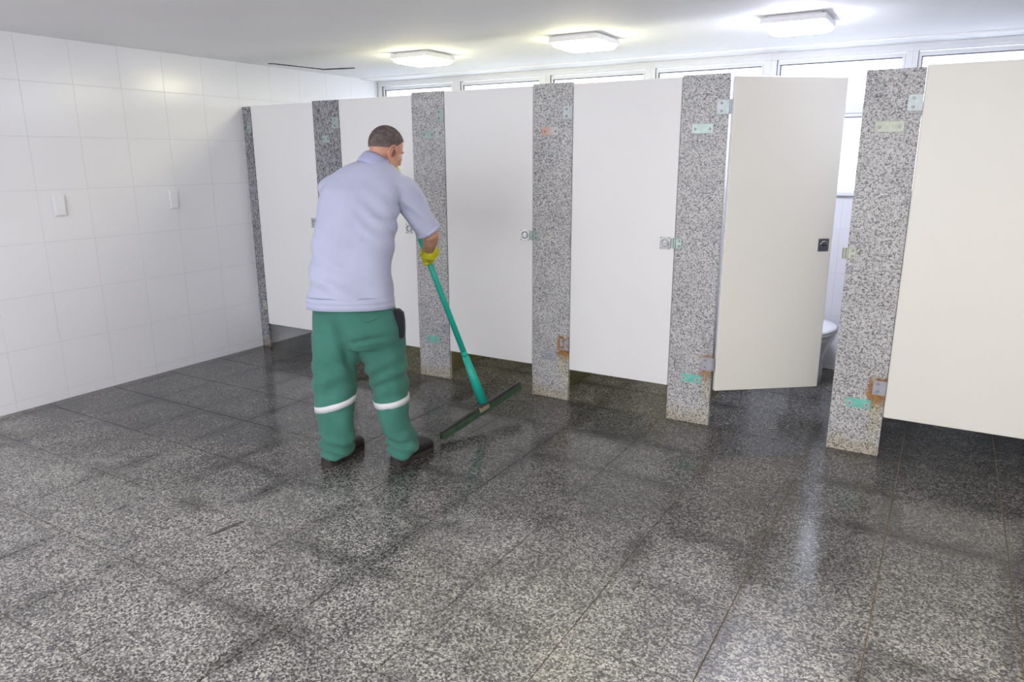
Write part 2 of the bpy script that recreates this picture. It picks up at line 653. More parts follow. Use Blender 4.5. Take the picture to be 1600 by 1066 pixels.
def ceiling_lamp(cx, cy, w, d, mat, label):
    t = thing('ceiling_lamp', label, 'lamp', (cx, cy, CH), 'square surface lamps over the stalls')
    b = bmesh.new()
    box(b, -w / 2 + 0.03, w / 2 - 0.03, -d / 2 + 0.03, d / 2 - 0.03, -0.028, 0.0, 0.003)
    box(b, -w / 2, w / 2, -d / 2, d / 2, -0.046, -0.012, 0.004)
    obj('housing', b, M_PLASTIC, t)
    b = bmesh.new()
    rings = []
    for s, z in ((0.99, -0.0465), (0.985, -0.056), (0.95, -0.068), (0.85, -0.075)):
        q = []
        for i in range(32):
            an = 2 * PI * i / 32
            c_, s_ = math.cos(an), math.sin(an)
            e = 0.22
            q.append(((w / 2 - 0.004) * s * math.copysign(abs(c_) ** e, c_), (d / 2 - 0.004) * s * math.copysign(abs(s_) ** e, s_), z))
        rings.append(q)
    skin_rings(b, rings)
    obj('diffuser', b, mat, t, True)
    return t


ceiling_lamp(1.615, 0.43, 0.36, 0.36, M_LAMPW, 'lit square lamp nearest the left wall and the ceiling crack')
ceiling_lamp(3.035, 0.36, 0.36, 0.36, M_LAMPW, 'lit square lamp in the middle, above the third stall door')
ceiling_lamp(4.395, 0.40, 0.36, 0.36, M_LAMPC, 'cool white lit lamp above the open stall door')

# ------------------------------------------------------------------ stalls
#        x left, x right, height
POSTS = [(0.0, 0.095, 2.100), (0.8246, 1.0997, 2.114), (1.824, 2.1109, 2.132), (2.840, 3.1295, 2.138),
         (3.8501, 4.1277, 2.135), (4.8331, 5.1081, 2.106), (5.835, 6.11, 2.11)]
PT = 0.03
DARK = ((0.022, 0.022, 0.026), (0.115, 0.115, 0.125), (0.34, 0.34, 0.36))
LITE = ((0.085, 0.085, 0.090), (0.265, 0.263, 0.265), (0.53, 0.525, 0.515))
PMAT = [granite_material('dark_granite', *DARK, scale=130, streak=0.45),
        granite_material('dark_granite_streaked', *DARK, scale=130, streak=0.38),
        granite_material('grey_granite', *LITE, scale=125),
        granite_material('grey_granite_rusted', *LITE, scale=120, rust=(3.095, 0.40, 1.0)),
        granite_material('grey_granite_speckled', *LITE, scale=112, rust=(4.105, 0.405, 0.7)),
        granite_material('grey_granite_rust_run', *LITE, scale=105, rust=(5.070, 0.40, 1.0)),
        granite_material('grey_granite_plain', *LITE, scale=105)]
PMOULD = granite_material('damp_stained_granite', *LITE, scale=125, mould=True)
PLAB = ['narrow dark granite post in the corner against the left wall',
        'dark streaked granite post partly hidden behind the bending man',
        'speckled granite post behind the yellow glove and teal handle',
        'speckled granite post with rust beside its lower hinge, behind the squeegee blade',
        'speckled granite post on the hinge side of the open door',
        'wide pale granite post with long rust run, right of the open door',
        'granite post beyond the rightmost cream door']


def bolt(parent, x, z, r=0.008, y=-0.0035):
    b = bmesh.new()
    cyl(b, (x, y, z), (x, y - 0.004, z), r, r * 0.8, 10)
    o = obj('bolt', b, M_BOLT, parent)
    return o


UP = {1: (0.951, 1.822, M_GREENSTEEL, 0.075), 2: (1.968, 1.838, M_GREENSTEEL, 0.105), 3: (2.970, 1.839, M_REDPLATE, 0.118),
      4: (3.983, 1.832, M_GREENSTEEL, 0.128), 5: (4.970, 1.820, M_BEIGESTEEL, 0.138)}
LOW = {1: (0.955, 0.303, M_TEAL), 2: (1.958, 0.303, M_TEAL), 3: (2.977, 0.303, M_GREYFILM), 4: (3.999, 0.298, M_TEAL), 5: (4.977, 0.299, M_TEAL)}
HU = [1.931, 1.942, 1.968, 1.952, 1.950, 1.936]
HL = [0.389, 0.395, 0.398, 0.404, 0.406, 0.405]
for i, (a, b_, h) in enumerate(POSTS):
    t = thing('granite_post', PLAB[i], 'post', (0, 0, 0), 'granite posts between the stall doors')
    bm = bmesh.new()
    box(bm, a, b_, 0.0, PT, 0.0, h, 0.0025)
    obj('slab', bm, PMAT[i], t)
    if i in UP:
        cx, cz, mt, w = UP[i]
        bm = bmesh.new()
        box(bm, cx - w / 2, cx + w / 2, -0.004, 0.0, cz - 0.028, cz + 0.028, 0.001)
        p = obj('plate', bm, mt, t)
        for s in (-1, 1):
            bolt(p, cx + s * w * 0.34, cz - 0.002)
        cx, cz, mt = LOW[i]
        w = 0.128
        bm = bmesh.new()
        box(bm, cx - w / 2, cx + w / 2, -0.004, 0.0, cz - 0.026, cz + 0.026, 0.001)
        p = obj('plate', bm, mt, t)
        p['label'] = 'teal film plate' if mt is M_TEAL else 'grey lower plate'
        for s in (-1, 1):
            b = bmesh.new()
            cyl(b, (cx + s * 0.044, -0.004, cz - 0.004), (cx + s * 0.044, -0.0055, cz - 0.004), 0.0155, 0.014, 12)
            wsh = obj('washer', b, M_STEEL, p)
            bolt(p, cx + s * 0.044, cz - 0.004, 0.0065, -0.0055)
    if i < 6:
        for zc, low in ((HU[i], False), (HL[i], True)):
            wpl = min(0.068, (b_ - a) * 0.48)
            x1 = b_ + 0.001
            mt = M_STEEL
            if i in (0,):
                mt = M_GREENSTEEL if not low else M_BEIGESTEEL
            if i in (1, 2) and not low:
                mt = M_GREENSTEEL
            if low and i in (2, 4, 5):
                mt = M_GREYFILM
            if low and i == 3:
                mt = M_RUSTHINGE
            bm = bmesh.new()
            box(bm, x1 - wpl, x1, -0.005, 0.0, zc - 0.041, zc + 0.041, 0.001)
            if i == 4:        # the open door shows the wrap and the knuckle in the gap
                box(bm, x1 - 0.001, x1 + 0.004, -0.005, 0.006, zc - 0.041, zc + 0.041, 0.001)
                cyl(bm, (x1 + 0.010, -0.001, zc - 0.041), (x1 + 0.010, -0.001, zc + 0.041), 0.006, n=12)
            hg = obj('hinge', bm, mt, t)
            for s in (-1, 1):
                bolt(hg, x1 - wpl * 0.62, zc + s * 0.022, 0.008, -0.005)
    if i in (1, 3, 4, 5):         # keeper for the latch of the door on its left
        zc = 1.150
        bm = bmesh.new()
        box(bm, a + 0.002, a + 0.044, -0.006, 0.0, zc - 0.030, zc + 0.030, 0.001)
        cyl(bm, (a - 0.012, -0.010, zc - 0.030), (a - 0.012, -0.010, zc + 0.030), 0.012, n=12)
        box(bm, a - 0.012, a + 0.006, -0.014, -0.009, zc - 0.030, zc + 0.030, 0.001)
        st = obj('keeper', bm, M_BEIGESTEEL if i == 5 else M_GREENSTEEL, t)
        for s in (-1, 1):
            bolt(st, a + 0.028, zc + s * 0.015, 0.0075, -0.006)

# granite partitions running back to the window wall
for i in range(1, 7):
    a, b_, h = POSTS[i]
    c = (a + b_) / 2
    bm = bmesh.new()
    box(bm, c - 0.015, c + 0.015, PT + 0.001, BY - 0.035, 0.0, 2.04, 0.002)
    o = obj('granite_partition', bm, PMOULD)
    side = ['', 'behind the dark streaked post', 'behind the post with the teal handle in front', 'behind the post beside the squeegee blade',
            'at the left of the open stall', 'at the right of the open stall, beside the toilet', 'beyond the rightmost cream door'][i]
    tag(o, 'granite partition slab ' + side, 'partition', 'partitions between the stalls')


def door(x0, w, zb, zt, label, lock='ring', angle=0.0, lockz=1.150, mat=None):
    t = thing('stall_door', label, 'door', (x0, 0.004, 0), 'stall doors', angle)
    bm = bmesh.new()
    box(bm, 0.0, w, 0.0, 0.028, zb, zt, 0.004)
    pn = obj('panel', bm, mat or M_DOOR, t)
    bm = bmesh.new()              # edge banding on the hinge side
    box(bm, -0.0015, 0.0, 0.003, 0.025, zb + 0.004, zt - 0.004)
    obj('edge_band', bm, M_DOOREDGE, t)
    if lock:
        lx = w - 0.060 if lock == 'ring' else w - 0.055
        bm = bmesh.new()
        box(bm, lx - 0.034, lx + 0.034, -0.004, 0.0, lockz - 0.039, lockz + 0.039, 0.001)
        lp = obj('lock_plate', bm, M_CHROME if lock == 'ring' else M_DARKPLATE, t)
        bm = bmesh.new()
        n = 20
        R1, R0 = 0.026, 0.019
        full = lock == 'ring'
        ks = range(n + 1) if not full else range(n)
        rr = []
        for k in ks:
            an = 2 * PI * k / n if full else PI * k / n * 0.9 + 0.15
            c_, s_ = math.cos(an), math.sin(an)
            rr.append([(lx + R * c_, yv, lockz + R * s_) for R, yv in ((R1, -0.004), (R1, -0.011), (R0, -0.011), (R0, -0.004))])
        skin_rings(bm, rr + ([rr[0]] if full else []), caps=not full)
        bmesh.ops.remove_doubles(bm, verts=bm.verts, dist=1e-5)
        obj('lock_ring', bm, M_STEEL if full else M_CHROME, lp, True)
        bm = bmesh.new()
        box(bm, lx - 0.015, lx + 0.015, -0.008, -0.004, lockz - 0.004, lockz + 0.004, 0.001)
        obj('lock_slot', bm, M_CHROME if full else M_GASKET, lp)
        for sx in (-1, 1):
            bolt(lp, lx + sx * 0.026, lockz + 0.032, 0.004, -0.004)
            bolt(lp, lx + sx * 0.026, lockz - 0.032, 0.004, -0.004)
    return t


g = 0.004
door(0.095 + g, 0.8246 - 0.095 - 2 * g, 0.216, 2.104, 'white stall door next to the left tiled wall')
door(1.0997 + g, 1.824 - 1.0997 - 2 * g, 0.216, 2.116, 'white stall door behind the man')
door(2.1109 + g, 2.840 - 2.1109 - 2 * g, 0.226, 2.128, 'closed white stall door crossed by the teal squeegee handle')
door(3.1295 + g, 3.8501 - 3.1295 - 2 * g, 0.226, 2.128, 'closed white stall door just left of the open one')
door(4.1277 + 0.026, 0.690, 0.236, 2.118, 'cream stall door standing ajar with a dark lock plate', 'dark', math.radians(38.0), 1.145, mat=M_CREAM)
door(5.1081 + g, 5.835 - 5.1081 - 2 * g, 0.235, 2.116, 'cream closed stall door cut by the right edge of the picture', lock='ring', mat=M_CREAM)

# toilet of the open stall
t = thing('toilet', 'white toilet seen through the gap beside the open door', 'toilet', (4.49, 1.74, 0))
bm = bmesh.new()


def egg(cy, w, l0, l1, z, n=28):
    q = []
    for k in range(n):
        an = 2 * PI * k / n
        sx, sy = math.cos(an), math.sin(an)
        q.append((w * sx, cy + (l0 if sy < 0 else l1) * sy, z))
    return q


skin_rings(bm, [egg(-0.33, 0.12, 0.20, 0.26, 0.0), egg(-0.33, 0.11, 0.19, 0.26, 0.05), egg(-0.34, 0.105, 0.19, 0.26, 0.16),
                egg(-0.36, 0.135, 0.24, 0.30, 0.26), egg(-0.37, 0.175, 0.29, 0.33, 0.34), egg(-0.37, 0.185, 0.305, 0.34, 0.385)])
obj('bowl', bm, M_CERAMIC, t, True)
bm = bmesh.new()
skin_rings(bm, [egg(-0.37, 0.19, 0.31, 0.24, 0.388), egg(-0.37, 0.195, 0.315, 0.25, 0.400), egg(-0.37, 0.19, 0.31, 0.24, 0.412)])
obj('seat', bm, M_PLASTIC, t, True)
bm = bmesh.new()
skin_rings(bm, [egg(-0.37, 0.19, 0.31, 0.24, 0.414), egg(-0.37, 0.198, 0.318, 0.25, 0.424), egg(-0.37, 0.18, 0.29, 0.23, 0.442), egg(-0.37, 0.10, 0.18, 0.15, 0.450)])
obj('lid', bm, M_PLASTIC, t, True)
bm = bmesh.new()
cyl(bm, (0.0, -0.10, 0.33), (0.0, 0.025, 0.33), 0.04, n=16)
obj('pipe', bm, M_PLASTIC, t, True)

# blank cover plates on the left wall
for yc, zc, w, h, lab in ((-1.623, 1.360, 0.082, 0.145, 'white blank cover plate low on the tiled wall, nearer the camera'),
                          (-0.747, 1.360, 0.076, 0.145, 'white blank cover plate on the tiled wall, nearer the stalls')):
    t = thing('cover_plate', lab, 'cover plate', (0.0025, yc, zc), 'blank cover plates on the left wall')
    bm = bmesh.new()
    box(bm, 0.0, 0.010, -w / 2, w / 2, -h / 2, h / 2, 0.004)
    obj('back_plate', bm, M_PLASTIC, t)
    bm = bmesh.new()
    box(bm, 0.010, 0.015, -w / 2 + 0.008, w / 2 - 0.008, -h / 2 + 0.008, h / 2 - 0.008, 0.003)
    obj('cap', bm, M_PLASTIC, t)

# ------------------------------------------------------------------ the man
FWH = Vector((-0.5109, 0.8597, 0.0))
RTH = Vector((0.8597, 0.5109, 0.0))
ZV = Vector((0, 0, 1))


def ring(cx, cy, cz, hw, hd, n=32, e=0.86, tilt=0.0):
    """horizontal rounded ring across the man's back (half width, half depth)"""
    q = []
    for k in range(n):
        an = 2 * PI * k / n
        c_, s_ = math.cos(an), math.sin(an)
        u = hw * math.copysign(abs(c_) ** e, c_)
        v = hd * math.copysign(abs(s_) ** e, s_)
        q.append(Vector((cx, cy, cz)) + RTH * u + FWH * v + ZV * (tilt * v))
    return q


def remesh(bm, voxel, smooth_it=6):
    """weld overlapping closed shapes into one continuous skin"""
    bmesh.ops.recalc_face_normals(bm, faces=bm.faces)
    me = D.meshes.new('tmp')
    bm.to_mesh(me)
    bm.free()
    o = D.objects.new('tmp', me)
    COL.objects.link(o)
    md = o.modifiers.new('r', 'REMESH')
    md.mode = 'VOXEL'
    md.voxel_size = voxel
    ms = o.modifiers.new('s', 'SMOOTH')
    ms.iterations = smooth_it
    ms.factor = 0.5
    bpy.context.view_layer.update()
    ev = o.evaluated_get(bpy.context.evaluated_depsgraph_get())
    out = bmesh.new()
    out.from_mesh(ev.data)
    D.objects.remove(o)
    D.meshes.remove(me)
    return out


def fold(bm, fn):
    bm.normal_update()
    mv = [(v, v.normal * fn(v.co)) for v in bm.verts]
    for v, d in mv:
        v.co += d


def cloth(name, col, rough=0.85, var=0.08, weave=420.0):
    t = NT(name)
    p = t.pos()
    n = t.noise(p, 7.0, 3.0)
    f = t.range(n, 0.3, 0.7, 1 - var, 1 + var, False)
    g_ = t.n('ShaderNodeCombineColor')
    for i in range(3):
        t.put(g_.inputs[i], t.math('MULTIPLY', f, col[i]))
    t.set(Base_Color=g_.outputs[0], Roughness=rough, Specular_IOR_Level=0.15, Sheen_Weight=0.15)
    t.bump(t.noise(p, weave, 2.0), 0.06, 0.002)
    return t.m


M_SHIRT = cloth('lavender_grey_shirt', (0.44, 0.46, 0.60), var=0.04)
M_COLLAR = cloth('lavender_collar', (0.40, 0.41, 0.60), var=0.04)
M_PANTS = cloth('green_work_trousers', (0.050, 0.172, 0.132), var=0.14)
M_BAND = simple('reflective_band', (0.62, 0.63, 0.64), 0.4, var=0.06, scale=20.0)
M_POUCH = cloth('black_cloth', (0.02, 0.02, 0.026), var=0.1)
M_SKIN = simple('skin', (0.56, 0.30, 0.20), 0.55, var=0.10, scale=14.0)
M_HAIR = None


def hair_material():
    t = NT('cropped_grey_brown_hair')
    p = t.pos()
    z = t.sep(p)[2]
    n = t.noise(p, 55.0, 4.0, 0.6)
    top = t.mix(t.range(n, 0.3, 0.7), (0.085, 0.066, 0.066), (0.155, 0.122, 0.118))
    low = t.range(t.math('ADD', z, t.math('MULTIPLY', n, 0.03)), 1.775, 1.695)      # clipped shorter towards the nape
    t.set(Base_Color=t.mix(low, top, (0.27, 0.175, 0.145)), Roughness=0.85, Specular_IOR_Level=0.2)
    t.bump(t.noise(p, 300.0, 2.0), 0.4, 0.004)
    return t.m


M_HAIR = hair_material()
M_SHOE = simple('black_boot_leather', (0.022, 0.020, 0.020), 0.5, var=0.25, scale=20.0)
M_SOLE = simple('boot_sole', (0.035, 0.029, 0.026), 0.75, var=0.25, scale=30.0)
M_GLOVE = simple('yellow_rubber_glove', (0.66, 0.62, 0.02), 0.45, var=0.10, scale=18.0)
M_EAR = simple('ear_skin', (0.56, 0.25, 0.18), 0.55, var=0.05)
M_EYE = simple('eye', (0.7, 0.7, 0.68), 0.2, var=0.02)
M_TEALP = simple('teal_plastic', (0.012, 0.44, 0.33), 0.4, var=0.08, scale=8.0)
M_BLADEH = simple('grey_blade_holder', (0.05, 0.05, 0.052), 0.5, var=0.2, scale=12.0)
M_GREENR = simple('green_rubber', (0.045, 0.095, 0.05), 0.6, var=0.2, scale=15.0)
M_TAN = simple('tan_clamp', (0.36, 0.31, 0.22), 0.6, var=0.15, scale=25.0)

SHR = Vector((2.700, -1.215, 1.508))
ELR = Vector((2.780, -1.075, 1.243))
HAR = Vector((2.598, -0.897, 1.083))       # right hand on the handle
HBOT = Vector((2.862, -0.690, 0.146))      # foot of the handle
HTOP = Vector((2.457, -1.014, 1.641))      # top of the handle
ax = (HBOT - HTOP).normalized()
HAR = HTOP + ax * (HAR - HTOP).dot(ax)
HAL = HTOP + ax * 0.045
SHL = Vector((2.372, -1.41, 1.512))
ELL = Vector((2.250, -1.215, 1.270))
# the head's own axes: turned right towards the squeegee and bowed
hy = math.radians(47)
f0 = (FWH * math.cos(hy) + RTH * math.sin(hy)).normalized()
hs = Vector((f0.y, -f0.x, 0))              # his right
hp = math.radians(24)
hf = (f0 * math.cos(hp) - ZV * math.sin(hp)).normalized()
hu = (f0 * math.sin(hp) + ZV * math.cos(hp)).normalized()
HC = Vector((2.587, -1.205, 1.722))


def H(s, f, u):
    return HC + hs * s + hf * f + hu * u


man = thing('person', 'man in grey shirt and green trousers bending over a floor squeegee', 'person', (2.63, -1.46, 0))


def kid(name, bm, mat, parent=man, smooth=True):
    o = obj(name, bm, mat, parent, smooth)
    if parent is man:
        o.matrix_parent_inverse = Matrix.Translation(-Vector(man.location))
    return o


# body: one continuous skin
WRR = HAR + (ELR - HAR).normalized() * 0.085
LW_dir = (ELL - HAL).normalized()
WRL = HAL + LW_dir * 0.085
bm = bmesh.new()
tube(bm, [((2.55, -1.48, 0.86), 0.12), ((2.54, -1.46, 1.05), 0.12), ((2.53, -1.42, 1.25), 0.13), ((2.53, -1.35, 1.45), 0.115), ((2.545, -1.30, 1.58), 0.075),
          ((2.562, -1.275, 1.64), 0.060), ((2.575, -1.235, 1.70), 0.058)], 20)
tube(bm, [((2.53, -1.33, 1.52), 0.08), ((2.63, -1.27, 1.53), 0.075), (SHR, 0.066), (SHR.lerp(ELR, 0.5), 0.052), (ELR, 0.046), (ELR.lerp(WRR, 0.3), 0.047),
          (ELR.lerp(WRR, 0.75), 0.036), (WRR, 0.030), (HAR - ax.cross(RTH) * 0.0, 0.026)], 14)
tube(bm, [((2.53, -1.35, 1.52), 0.08), ((2.44, -1.39, 1.53), 0.072), (SHL, 0.066), (SHL.lerp(ELL, 0.5), 0.052), (ELL, 0.045), (ELL.lerp(WRL, 0.3), 0.046), (ELL.lerp(WRL, 0.75), 0.036),
          (WRL, 0.030), (HAL, 0.026)], 14)
tube(bm, [((2.49, -1.52, 0.86), 0.10), ((2.459, -1.548, 0.62), 0.085), ((2.455, -1.575, 0.42), 0.060), ((2.475, -1.60, 0.28), 0.058), ((2.495, -1.63, 0.09), 0.042)], 14)
tube(bm, [((2.61, -1.43, 0.86), 0.10), ((2.645, -1.39, 0.62), 0.085), ((2.68, -1.378, 0.42), 0.060), ((2.72, -1.40, 0.26), 0.058), ((2.785, -1.41, 0.09), 0.042)], 14)
AX3 = (hs, hf, hu)
ellipsoid(bm, H(0, -0.008, 0.018), AX3, (0.079, 0.100, 0.098))            # cranium
ellipsoid(bm, H(0, 0.035, -0.045), AX3, (0.062, 0.062, 0.078))            # face
ellipsoid(bm, H(0, 0.062, -0.100), AX3, (0.038, 0.036, 0.028))            # chin
ellipsoid(bm, H(0, 0.098, -0.030), AX3, (0.013, 0.020, 0.026), 12, 8)     # nose
ellipsoid(bm, H(0, 0.106, -0.045), AX3, (0.016, 0.014, 0.011), 12, 8)
ellipsoid(bm, H(0, 0.085, 0.012), AX3, (0.050, 0.014, 0.010), 12, 8)      # brow
ellipsoid(bm, H(0, 0.088, -0.076), AX3, (0.024, 0.012, 0.006), 12, 8)     # lips
ellipsoid(bm, H(0, 0.087, -0.087), AX3, (0.021, 0.011, 0.006), 12, 8)
for s in (-1, 1):
    ellipsoid(bm, H(s * 0.048, 0.062, -0.035), AX3, (0.022, 0.024, 0.020), 12, 8)   # cheekbones
    ellipsoid(bm, H(s * 0.080, -0.006, -0.034), (hs, hf, hu), (0.012, 0.020, 0.034), 12, 8)   # ear base
    ellipsoid(bm, H(s * 0.090, -0.014, -0.030), (hs, hf, hu), (0.008, 0.020, 0.034), 12, 8)
bm = remesh(bm, 0.0052, 3)
kid('body', bm, M_SKIN)
# ears with a rim and a hollow
for s in (-1, 1):
    bm = bmesh.new()
    pts = []
    for k in range(13):
        an = math.radians(-70 + 290 * k / 12)
        pts.append((H(s * 0.097, -0.014 - 0.021 * math.sin(an), -0.030 + 0.036 * math.cos(an)), 0.0055))
    tube(bm, pts, 8)
    kid('ear_rim', bm, M_EAR)
    bm = bmesh.new()
    ellipsoid(bm, H(s * 0.0965, -0.006, -0.032), (hs, hf, hu), (0.005, 0.011, 0.020), 12, 8)
    e_ = kid('ear_hollow', bm, simple('ear_shadow_skin', (0.20, 0.085, 0.06), 0.7))
    bm = bmesh.new()
    ellipsoid(bm, H(s * 0.030, 0.080, -0.006), (hs, hf, hu), (0.013, 0.013, 0.011), 12, 8)
    kid('eye', bm, M_EYE)
# cropped hair: a close cap over the cranium ending at the hairline
bm = bmesh.new()
nu, nv = 48, 26
rows = []
for j in range(nv + 1):
    row = []
    for i in range(nu):
        an = 2 * PI * i / nu                    # 0 = front
        fr = math.cos(an)
        side = abs(math.sin(an))
        # lowest latitude of the hair at this bearing (radians below the crown)
        lim = 1.05 if fr > 0.7 else (1.05 + (0.7 - fr) * 1.05 if fr > 0.0 else 1.785 + (-fr) * 0.33)
        ph = lim * j / nv
        v = H(0.0825 * math.sin(ph) * math.sin(an), -0.008 + 0.1035 * math.sin(ph) * fr, 0.018 + 0.1015 * math.cos(ph))
        row.append(bm.verts.new(v + Vector((noise.noise(v * 90), noise.noise(v * 90 + Vector((5, 0, 0))), 0)) * 0.001))
    rows.append(row)
for a, b in zip(rows, rows[1:]):
    for i in range(nu):
        k = (i + 1) % nu
        try:
            bm.faces.new((a[i], b[i], b[k], a[k]))
        except ValueError:
            pass
bmesh.ops.remove_doubles(bm, verts=bm.verts, dist=1e-5)
kid('hair', bm, M_HAIR)

# shirt: torso and sleeves in one cloth
TORSO = [(2.538, -1.501, 0.890, 0.228, 0.152), (2.54, -1.5, 0.913, 0.231, 0.156), (2.534, -1.492, 0.965, 0.231, 0.16), (2.533, -1.481, 1.051, 0.221, 0.157),
         (2.53, -1.459, 1.153, 0.221, 0.155), (2.533, -1.434, 1.255, 0.224, 0.155), (2.528, -1.402, 1.356, 0.222, 0.155), (2.523, -1.37, 1.44, 0.220, 0.15),
         (2.526, -1.345, 1.507, 0.218, 0.142), (2.53, -1.32, 1.558, 0.208, 0.128), (2.534, -1.306, 1.598, 0.180, 0.112), (2.537, -1.290, 1.632, 0.135, 0.096),
         (2.545, -1.280, 1.655, 0.085, 0.078)]
bm = bmesh.new()
skin_rings(bm, [ring(*q, tilt=-0.04 if i < 3 else 0.0) for i, q in enumerate(TORSO)])
cuff = SHR.lerp(ELR, 0.93)
tube(bm, [((2.60, -1.30, 1.50), 0.10), ((2.655, -1.255, 1.522), 0.092), (SHR + Vector((0.0, 0, -0.005)), 0.080), (SHR.lerp(ELR, 0.35), 0.078), (SHR.lerp(ELR, 0.7), 0.076),
          (cuff, 0.074)], 18, rounded=False)
tube(bm, [((2.47, -1.37, 1.50), 0.10), ((2.42, -1.395, 1.522), 0.092), (SHL, 0.082), (SHL.lerp(ELL, 0.45), 0.076), (SHL.lerp(ELL, 0.9), 0.074)], 18, rounded=False)
bm = remesh(bm, 0.008, 5)


def shirt_fold(c):
    u = (c - Vector((2.53, -1.45, 1.2))).dot(RTH)
    z = c.z
    d = 0.0
    w = max(0.0, min(1.0, (1.32 - z) / 0.30))
    w *= max(0.0, min(1.0, (z - 0.90) / 0.07))
    d += 0.0090 * w * math.sin(42 * (z + 0.55 * u + 0.10 * noise.noise(c * 4.0)) + 5.0 * noise.noise(c * 3.2))
    d += 0.007 * noise.noise(Vector((u * 5, c.y * 5, z * 7))) * max(0.0, min(1.0, (z - 0.88) / 0.08))
    # drape lines running from the right armpit
    arm = max(0.0, 1.0 - abs(z - 1.36) / 0.22) * max(0.0, min(1.0, (u - 0.02) / 0.12))
    d += 0.007 * arm * math.sin(60 * (z + 0.9 * u) + 3 * noise.noise(c * 4))
    return d


fold(bm, shirt_fold)
shirt = kid('shirt', bm, M_SHIRT)
shirt['label'] = 'lavender grey polo shirt hanging loose'
# the straight stitched hem
bm = bmesh.new()
HEM = []
for z, o_ in ((0.945, -0.004), (0.935, 0.0045), (0.910, 0.0050), (0.908, 0.0036), (0.905, 0.0050), (0.878, 0.0062), (0.877, 0.000), (0.905, -0.006)):
    k_ = (z - 0.877) / 0.09
    HEM.append([v + (v - Vector((2.538, -1.5, v.z))).normalized() * 0.004 * noise.noise(Vector((v.x * 6, v.y * 6, z * 3)))
                for v in ring(2.539 - 0.004 * k_, -1.5005 + 0.006 * k_, z, 0.2345 + o_ - 0.003 * k_, 0.158 + o_, 72, tilt=-0.04)])
skin_rings(bm, HEM + [HEM[0]], caps=False)
bmesh.ops.remove_doubles(bm, verts=bm.verts, dist=1e-5)
kid('shirt_hem', bm, M_SHIRT)
# collar: a standing band folded over
bm = bmesh.new()
NB = Vector((2.556, -1.268, 1.645))
nd = (RTH * 0.36 + FWH * 0.30 + ZV * 0.88).normalized()
ns = RTH - nd * RTH.dot(nd)
ns.normalize()
nt = nd.cross(ns)
rr = []
for rad, hh in ((0.092, -0.038), (0.095, -0.036), (0.089, -0.008), (0.080, 0.020), (0.070, 0.036), (0.064, 0.034), (0.066, 0.000)):
    rr.append([NB + nd * hh + ns * (rad * math.cos(2 * PI * k / 36)) + nt * (rad * 0.95 * math.sin(2 * PI * k / 36)) for k in range(36)])
skin_rings(bm, rr + [rr[0]], caps=False)
bmesh.ops.remove_doubles(bm, verts=bm.verts, dist=1e-5)
kid('collar', bm, M_COLLAR, man)
# sleeve hem
bm = bmesh.new()
dS = (ELR - SHR).normalized()
tube(bm, [(cuff - dS * 0.022, 0.0765), (cuff - dS * 0.004, 0.0765)], 24, rounded=False)
kid('sleeve_hem', bm, M_SHIRT)

# trousers
HIPS = [(2.543, -1.486, 0.965, 0.192, 0.13), (2.541, -1.488, 0.911, 0.214, 0.142), (2.551, -1.482, 0.84, 0.236, 0.152), (2.556, -1.478, 0.768, 0.248, 0.155),
        (2.553, -1.475, 0.70, 0.248, 0.15), (2.548, -1.472, 0.655, 0.23, 0.135)]
LEGL = [(2.463, -1.546, 0.734, 0.141, 0.125), (2.459, -1.548, 0.624, 0.139, 0.125), (2.455, -1.562, 0.516, 0.130, 0.12), (2.454, -1.574, 0.407, 0.117, 0.108),
        (2.462, -1.587, 0.336, 0.112, 0.10), (2.473, -1.604, 0.268, 0.102, 0.092), (2.483, -1.615, 0.197, 0.095, 0.086), (2.493, -1.621, 0.144, 0.092, 0.088),
        (2.494, -1.626, 0.115, 0.096, 0.092), (2.499, -1.629, 0.09, 0.085, 0.084), (2.495, -1.633, 0.062, 0.084, 0.084), (2.498, -1.639, 0.046, 0.070, 0.074)]
LEGR = [(2.645, -1.402, 0.726, 0.142, 0.125), (2.652, -1.388, 0.613, 0.128, 0.125), (2.665, -1.379, 0.5, 0.115, 0.12), (2.686, -1.378, 0.39, 0.102, 0.108),
        (2.704, -1.391, 0.32, 0.094, 0.10), (2.722, -1.403, 0.25, 0.084, 0.092), (2.745, -1.408, 0.186, 0.082, 0.086), (2.772, -1.401, 0.144, 0.093, 0.090),
        (2.781, -1.402, 0.107, 0.091, 0.088), (2.788, -1.412, 0.078, 0.085, 0.096), (2.790, -1.420, 0.045, 0.076, 0.088)]
bm = bmesh.new()
skin_rings(bm, [ring(*q) for q in HIPS])
skin_rings(bm, [ring(*q, e=0.95) for q in LEGL])
skin_rings(bm, [ring(*q, e=0.95) for q in LEGR])
bm = remesh(bm, 0.0075, 4)


def pant_fold(c):
    z = c.z
    d = 0.0
    low = max(0.0, min(1.0, (0.22 - z) / 0.10))
    u = (c - Vector((2.55, -1.48, 0.8))).dot(RTH)
    d += 0.010 * low * math.sin(95 * (z + 0.18 * u) + 4.0 * noise.noise(c * 8))
    knee = max(0.0, 1.0 - abs(z - 0.46) / 0.22)
    d += 0.0075 * knee * math.sin(62 * (z - 0.45 * u) + 5.0 * noise.noise(c * 4))
    d += 0.010 * noise.noise(Vector((c.x * 9, c.y * 9, z * 4)))
    # the valley between the seat and the left thigh
    uc = -0.075 + (0.83 - z) * 0.22
    d -= 0.030 * math.exp(-((u - uc) / 0.030) ** 2) * max(0.0, min(1.0, (0.84 - z) / 0.10)) * max(0.0, min(1.0, (z - 0.46) / 0.08))
    # crease under the seat
    d -= 0.018 * math.exp(-((z - 0.715 - 0.12 * (u - 0.05)) / 0.014) ** 2) * max(0.0, 1 - abs(u - 0.07) / 0.13)
    return d


